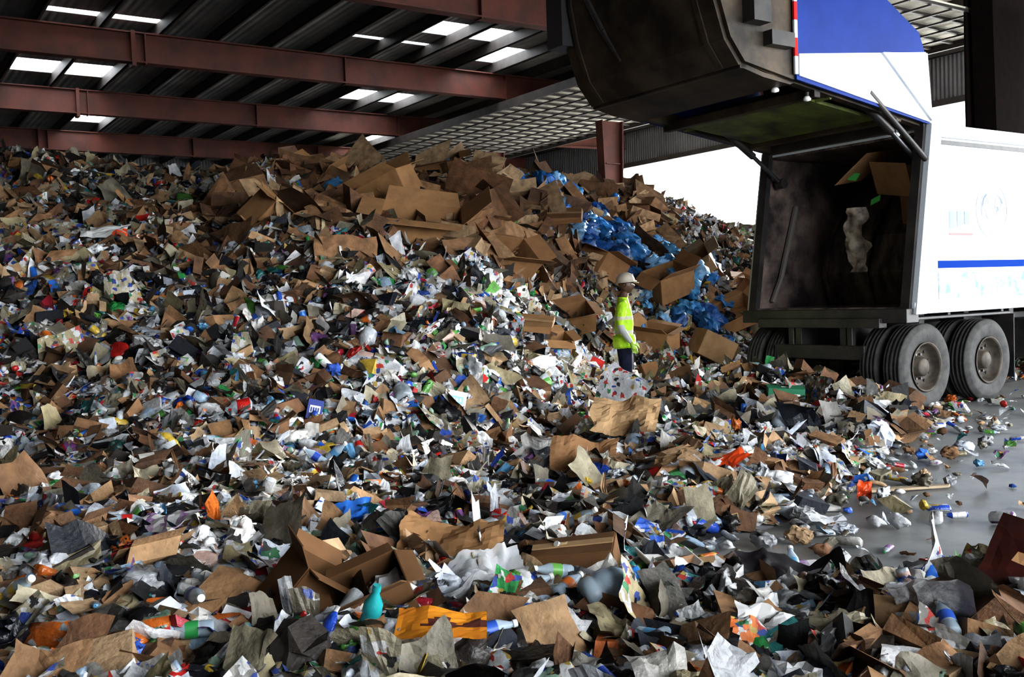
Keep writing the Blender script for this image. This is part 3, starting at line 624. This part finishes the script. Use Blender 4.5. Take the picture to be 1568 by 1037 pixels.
b.build('tailgate_side_panel',[m_blue,m_white,m_red],truck,bevel=.006)
b=MB()
b.box(-2.75,-2.5,-.16,.02,4.25,4.62,0); b.box(-2.45,-2.1,-.12,.02,4.05,4.2,0)
for i in range(7): b.box(-2.6+i*.07,-2.57+i*.07,-.13,-.1,4.75,5.25,1)
b.box(-2.65,-2.1,-.12,-.0,4.7,4.75,0)
for x,y,z in ((-2.0,.25,3.72),(-1.6,.15,3.64),(.2,.3,3.38)):
    b.lathe([(.0001,0),(.03,-.005),(.045,-.03),(.04,-.05),(.0001,-.06)],(x,y,z),(0,0,1),2,14); b.cyl((x,y,z+.04),(x,y,z-.005),.03,0)
for p,q in (((-3.21,1.95,5.0),(-3.13,1.75,4.55)),((-3.13,1.75,4.55),(-2.98,1.6,4.2)),((-3.21,1.95,5.0),(-3.22,2.1,5.1))): b.cyl(p,q,.045,0,10)
b.box(-3.3,-3.05,2.3,2.6,4.5,5.4,1)
for y in (.16,2.3):
    b.cyl((-.75,y,3.72),(-.1,y,3.35),.05,0); b.cyl((-.1,y,3.35),(.45,y,3.0),.03,1); b.cyl((.45,y-.06,3.),(.45,y+.06,3.),.07,0)
b.cyl((-.75,-.02,3.72),(.42,-.02,2.95),.035,0)
b.build('tailgate_fittings',[m_blk,m_hyd,m_lite],truck)
def wheel(b,cx,cy,out,R=.53,wd=.28):
    a=(0,out,0)
    prof=[(.30,-wd/2),(.40,-wd/2-.005),(.47,-wd/2),(.515,-wd/2+.03)]
    for g in (-.08,-.03,.03,.08): prof+=[(R,g-.018),(R-.018,g-.008),(R-.018,g+.008),(R,g+.018)]
    prof+=[(.515,wd/2-.03),(.47,wd/2),(.455,wd/2+.004),(.40,wd/2+.005),(.335,wd/2-.005),(.30,wd/2-.02)]
    b.lathe(prof,(cx,cy,R),a,0,48)
    b.lathe([(.30,-wd/2),(.29,wd/2-.02),(.305,wd/2),(.29,wd/2+.005),(.275,wd/2-.02),(.26,.04),(.19,-.0),(.12,.0),(.115,.09),(.09,.11),(.0001,.115)],(cx,cy,R),a,1,40)
    n=Vector(a); 
    for i in range(10):
        t_=2*math.pi*i/10; p=Vector((cx+.155*math.cos(t_),cy,R+.155*math.sin(t_))); b.cyl(p,p+n*.03,.016,2,6)
        p=Vector((cx+.225*math.cos(t_+.3),cy,R+.225*math.sin(t_+.3))); b.cyl(p+n*.018,p+n*.026,.026,3,10)
b=MB()
for cx in (.34,1.69):
    wheel(b,cx,.17,-1); wheel(b,cx,.50,-1); wheel(b,cx,2.33,1); wheel(b,cx,2.0,1)
wheel(b,9.0,.2,-1); wheel(b,9.0,2.3,1)
b.build('wheels',[m_tire,m_rim,m_hyd,m_blk],truck)
b=MB()
for y in (.85,1.55): b.box(-.1,9.8,y,y+.1,.78,1.08,0)
for x in (.34,1.69,9.): b.cyl((x,.2,.53),(x,2.3,.53),.075,0); 
for x in (.34,1.69): b.lathe([(.0001,-.2),(.16,-.14),(.21,0),(.16,.14),(.0001,.2)],(x,1.25,.53),(0,1,0),0,16)
for y in (.72,1.72):
    b.beam((.2,y,.62),(1.83,y,.62),.09,.12); b.box(.85,1.2,y-.08,y+.08,.6,1.08,0)
for x in (0,.9,1.9,3.,4.5,6.): b.box(x,x+.12,.5,2.,1.02,1.2,0)
b.box(-.16,-.08,.55,1.95,.62,.8,0); b.box(-.12,-.04,.75,.83,.62,1.1,0); b.box(-.12,-.04,1.67,1.75,.62,1.1,0)
for y in (.1,2.0): b.box(2.4,2.42,y,y+.45,.25,1.1,0)
b.box(3.2,5.,.1,.75,.45,1.0,0); b.box(3.2,4.6,1.8,2.4,.45,1.0,0)
for y in (.1,.3): b.beam((.0,y,1.12),(2.3,y,1.12),.04,.04)
for x in (.05,.9,2.1): b.box(x,x+.06,.1,.3,1.1,1.22,0)
b.build('chassis',[m_blk],truck,bevel=.01)
b=MB()
b.prism([(7.9,.75),(10.,.75),(10.05,1.5),(9.75,2.75),(9.5,2.95),(7.9,2.95)],.1,2.4,0)
b.prism([(9.82,1.7),(10.03,1.65),(9.76,2.7),(9.6,2.6)],.25,2.25,1)
for y0,y1 in ((.07,.1),(2.4,2.43)): b.prism([(8.5,1.75),(9.6,1.75),(9.45,2.6),(8.5,2.6)],y0,y1,1)
b.box(9.95,10.15,.1,2.4,.45,.85,2); b.box(7.5,7.9,.3,.5,1.,3.0,2)
b.build('cab',[m_white,mk('cab_glass',(.02,.03,.04),rough=.05),m_blk],truck,bevel=.04)

# ---------------------------------------------------------------- worker
worker=empty('recycling_worker',(1.49,13.0,0.0),math.radians(-8))
m_shirt=bpy.data.materials.new('hi_vis_shirt'); m_shirt.use_nodes=True; nt=m_shirt.node_tree;N=nt.nodes;K=nt.links;bs=N['Principled BSDF']; bs.inputs['Roughness'].default_value=.7
tc=N.new('ShaderNodeTexCoord'); sz=N.new('ShaderNodeSeparateXYZ'); K.new(tc.outputs['Object'],sz.inputs[0])
rp=N.new('ShaderNodeValToRGB'); rp.color_ramp.interpolation='CONSTANT'; e=rp.color_ramp.elements; Yc=(.34,.58,.015,1); Sc=(.40,.41,.30,1)
dv=N.new('ShaderNodeMath'); dv.operation='DIVIDE'; dv.inputs[1].default_value=2.; K.new(sz.outputs[2],dv.inputs[0]); K.new(dv.outputs[0],rp.inputs[0])
e[0].position=0;e[0].color=Yc;e[1].position=.505;e[1].color=Sc
for p,c in ((.53,Yc),(.6,Sc),(.625,Yc)): q=e.new(p); q.color=c
K.new(rp.outputs[0],bs.inputs['Base Color'])
nz=N.new('ShaderNodeTexNoise'); nz.inputs['Scale'].default_value=14; K.new(tc.outputs['Object'],nz.inputs['Vector']); bp=N.new('ShaderNodeBump'); bp.inputs['Strength'].default_value=.8; bp.inputs['Distance'].default_value=.04; K.new(nz.outputs['Fac'],bp.inputs['Height']); K.new(bp.outputs[0],bs.inputs['Normal'])
m_pant=mk('navy_trousers',(.008,.010,.024),(.014,.016,.032),rough=.9,scale=10,bump=.5,spec=.1)
m_sleeve=mk('grey_sleeve',(.34,.35,.34),(.28,.29,.29),rough=.8,scale=10,bump=.5)
m_glove=mk('work_glove',(.28,.45,.06),(.2,.34,.04),rough=.7,scale=20)
m_skin=mk('dark_skin',(.06,.028,.017),(.075,.036,.022),rough=.5,scale=10)
m_boot=mk('work_boot',(.03,.02,.015),rough=.7); m_hat=mk('hard_hat_shell',(.40,.36,.30),(.32,.29,.24),rough=.4,scale=6)
def skin(name,pts,edges,rad,sub=2,root=0):
    me=bpy.data.meshes.new(name); me.from_pydata(pts,edges,[]); ob=bpy.data.objects.new(name,me); sc.collection.objects.link(ob)
    md=ob.modifiers.new('s','SKIN'); md.use_smooth_shade=True
    for i,v in enumerate(me.skin_vertices[0].data): v.radius=(rad[i],rad[i]); v.use_root=(i==root)
    ss=ob.modifiers.new('ss','SUBSURF'); ss.levels=sub; ss.render_levels=sub
    bpy.context.view_layer.update(); dg=bpy.context.evaluated_depsgraph_get(); m2=bpy.data.meshes.new_from_object(ob.evaluated_get(dg))
    bpy.data.objects.remove(ob); o2=bpy.data.objects.new(name,m2); sc.collection.objects.link(o2); o2.parent=worker
    for p in m2.polygons: p.use_smooth=True
    return o2
pts=[(0,0,.95),(0,0,1.08),(.01,0,1.22),(.01,0,1.36),(0,0,1.46),(.01,0,1.52),(.03,0,1.6),
 (0,-.13,1.42),(-.01,-.20,1.38),(-.03,-.235,1.25),(-.04,-.25,1.12),(.03,-.26,1.0),(.10,-.25,.90),
 (0,.13,1.42),(-.01,.20,1.38),(-.02,.235,1.25),(-.02,.25,1.12),(.04,.25,1.0),(.09,.24,.90),
 (0,-.09,.88),(.01,-.10,.68),(.02,-.10,.5),(.0,-.11,.3),(-.03,-.11,.1),
 (0,.09,.88),(.02,.11,.68),(.04,.12,.5),(.03,.13,.3),(.0,.13,.1)]
ed=[(0,1),(1,2),(2,3),(3,4),(4,5),(5,6),(3,7),(7,8),(8,9),(9,10),(10,11),(11,12),(3,13),(13,14),(14,15),(15,16),(16,17),(17,18),(0,19),(19,20),(20,21),(21,22),(22,23),(0,24),(24,25),(25,26),(26,27),(27,28)]
rad=[.16,.155,.155,.15,.09,.062,.055,.085,.078,.066,.052,.044,.034,.085,.078,.066,.052,.044,.034,.115,.102,.085,.08,.07,.115,.102,.085,.08,.07]
body=skin('body',pts,ed,rad)
me=body.data
for v in me.vertices:
    if abs(v.co.y)<.2 and .85<v.co.z<1.5: v.co.x*=.88
for m in (m_shirt,m_pant,m_sleeve,m_skin): me.materials.append(m)
for p in me.polygons:
    c=p.center
    arm=abs(c.y)>.195 and c.z<1.2
    if c.z>1.50: mi=3
    elif arm and c.z<1.14: mi=2
    elif c.z<.90 and not arm: mi=1
    else: mi=0
    p.material_index=mi
b=MB(); pr=[(.155,.82),(.170,.86),(.170,.95),(.158,1.0)]
b.lathe(pr,(0,0,0),(0,0,1),0,28); o=b.build('shirt_hem',[m_shirt],worker); 
for v in o.data.vertices: v.co.x*=.9; v.co.y*=1.18
o.modifiers.new('so','SOLIDIFY').thickness=.01
for sg,w0 in ((-1,Vector((.10,-.25,.90))),(1,Vector((.09,.24,.90)))):
    d=Vector((.35,0,-.93)).normalized(); f=Vector((.93,0,.35))
    P=[w0-d*.02,w0+d*.035,w0+d*.08,w0+d*.10]; Ed=[(0,1),(1,2),(2,3)]; Ra=[.032,.036,.036,.026]
    skin('palm_%s'%('r' if sg<0 else 'l'),[tuple(p) for p in P],Ed,Ra,2).data.materials.append(m_glove)
    side_=Vector((0,-sg,0))
    for i,(o_,ln) in enumerate(((.028,.065),(.010,.075),(-.009,.07),(-.027,.055))):
        q=w0+d*.09+f*o_; c1=(d+side_*.15).normalized(); c2=(d+side_*.6).normalized(); c3=(d*.6+side_).normalized()
        FP=[q-d*.03,q,q+c1*ln*.45,q+c1*ln*.45+c2*ln*.32,q+c1*ln*.45+c2*ln*.32+c3*ln*.25]
        skin('finger_%d_%s'%(i+1,'r' if sg<0 else 'l'),[tuple(p) for p in FP],[(0,1),(1,2),(2,3),(3,4)],[.010,.0105,.010,.009,.008],1).data.materials.append(m_glove)
    q=w0+d*.03+f*.02
    FP=[q,q+f*.03+d*.02,q+f*.045+d*.05+side_*.01,q+f*.045+d*.075+side_*.02]
    skin('thumb_%s'%('r' if sg<0 else 'l'),[tuple(p) for p in FP],[(0,1),(1,2),(2,3)],[.014,.013,.011,.009],1).data.materials.append(m_glove)
b=MB()
for cx,cy in ((-.03,-.11),(0,.13)):
    b.prism([(cx-.08,0.0),(cx+.2,0.0),(cx+.21,.05),(cx+.16,.085),(cx+.06,.11),(cx+.04,.18),(cx-.07,.18),(cx-.09,.08)],cy-.05,cy+.05)
b.build('boots',[m_boot],worker,bevel=.02)
bm=bmesh.new(); bmesh.ops.create_uvsphere(bm,u_segments=32,v_segments=24,radius=1)
hc=Vector((.04,0,1.665))
for v in bm.verts:
    x,y,z=v.co; X_=x*.098;Y_=y*.076;Z_=z*.118
    if z<0 and x>0: X_+=.012*(-z); Y_*=1-.25*(-z)
    if z<-.3 and x<0: X_*=.75
    g=lambda yy,zz,sy,szz:math.exp(-((y-yy)/sy)**2-((z-zz)/szz)**2)
    if x>0:
        X_+=.026*g(0,-.18,.16,.18)+.012*g(0,-.5,.35,.09)+.01*g(0,-.85,.3,.15)+.008*g(0,.18,.6,.1)-.012*g(.42,.02,.2,.13)-.012*g(-.42,.02,.2,.13)
    v.co=(X_,Y_,Z_)
mh=bpy.data.meshes.new('head'); bm.to_mesh(mh); bm.free(); mh.materials.append(m_skin)
for p in mh.polygons:p.use_smooth=True
oh=bpy.data.objects.new('head',mh); sc.collection.objects.link(oh); oh.parent=worker; oh.location=hc
b=MB()
for sy in (-1,1):
    b.lathe([(.0001,-.012),(.008,-.009),(.012,0),(.008,.009),(.0001,.012)],hc+Vector((.083,sy*.031,.005)),(1,0,0),0,12)
    b.lathe([(.0001,-.008),(.018,-.006),(.027,.004),(.022,.010),(.012,.004),(.0001,.002)],hc+Vector((-.005,sy*.074,-.005)),(-.2,sy,0),1,14)
b.lathe([(.0001,-.004),(.01,-.003),(.022,0),(.01,.003),(.0001,.004)],hc+Vector((.097,0,-.058)),(0,0,1),2,14)
b.build('face_features',[mk('eye_white',(.6,.58,.55),rough=.2),m_skin,mk('lips',(.12,.04,.035),rough=.4)],worker)
b=MB()
b.lathe([(.150,0.028),(.152,.034),(.125,.045),(.122,.07),(.108,.11),(.08,.14),(.04,.158),(.0001,.163)],hc+Vector((-.0,0,0)),(-.06,0,1),0,32)
b.lathe([(.148,0.026),(.12,.036),(.112,.07)],hc,(-.06,0,1),0,32)
b.beam(hc+Vector((-.11,0,.12)),hc+Vector((.10,0,.13)),.03,.02,0)
b.beam(hc+Vector((.10,0,.035)),hc+Vector((.175,0,.02)),.13,.012,0)
b.build('hard_hat',[m_hat],worker)
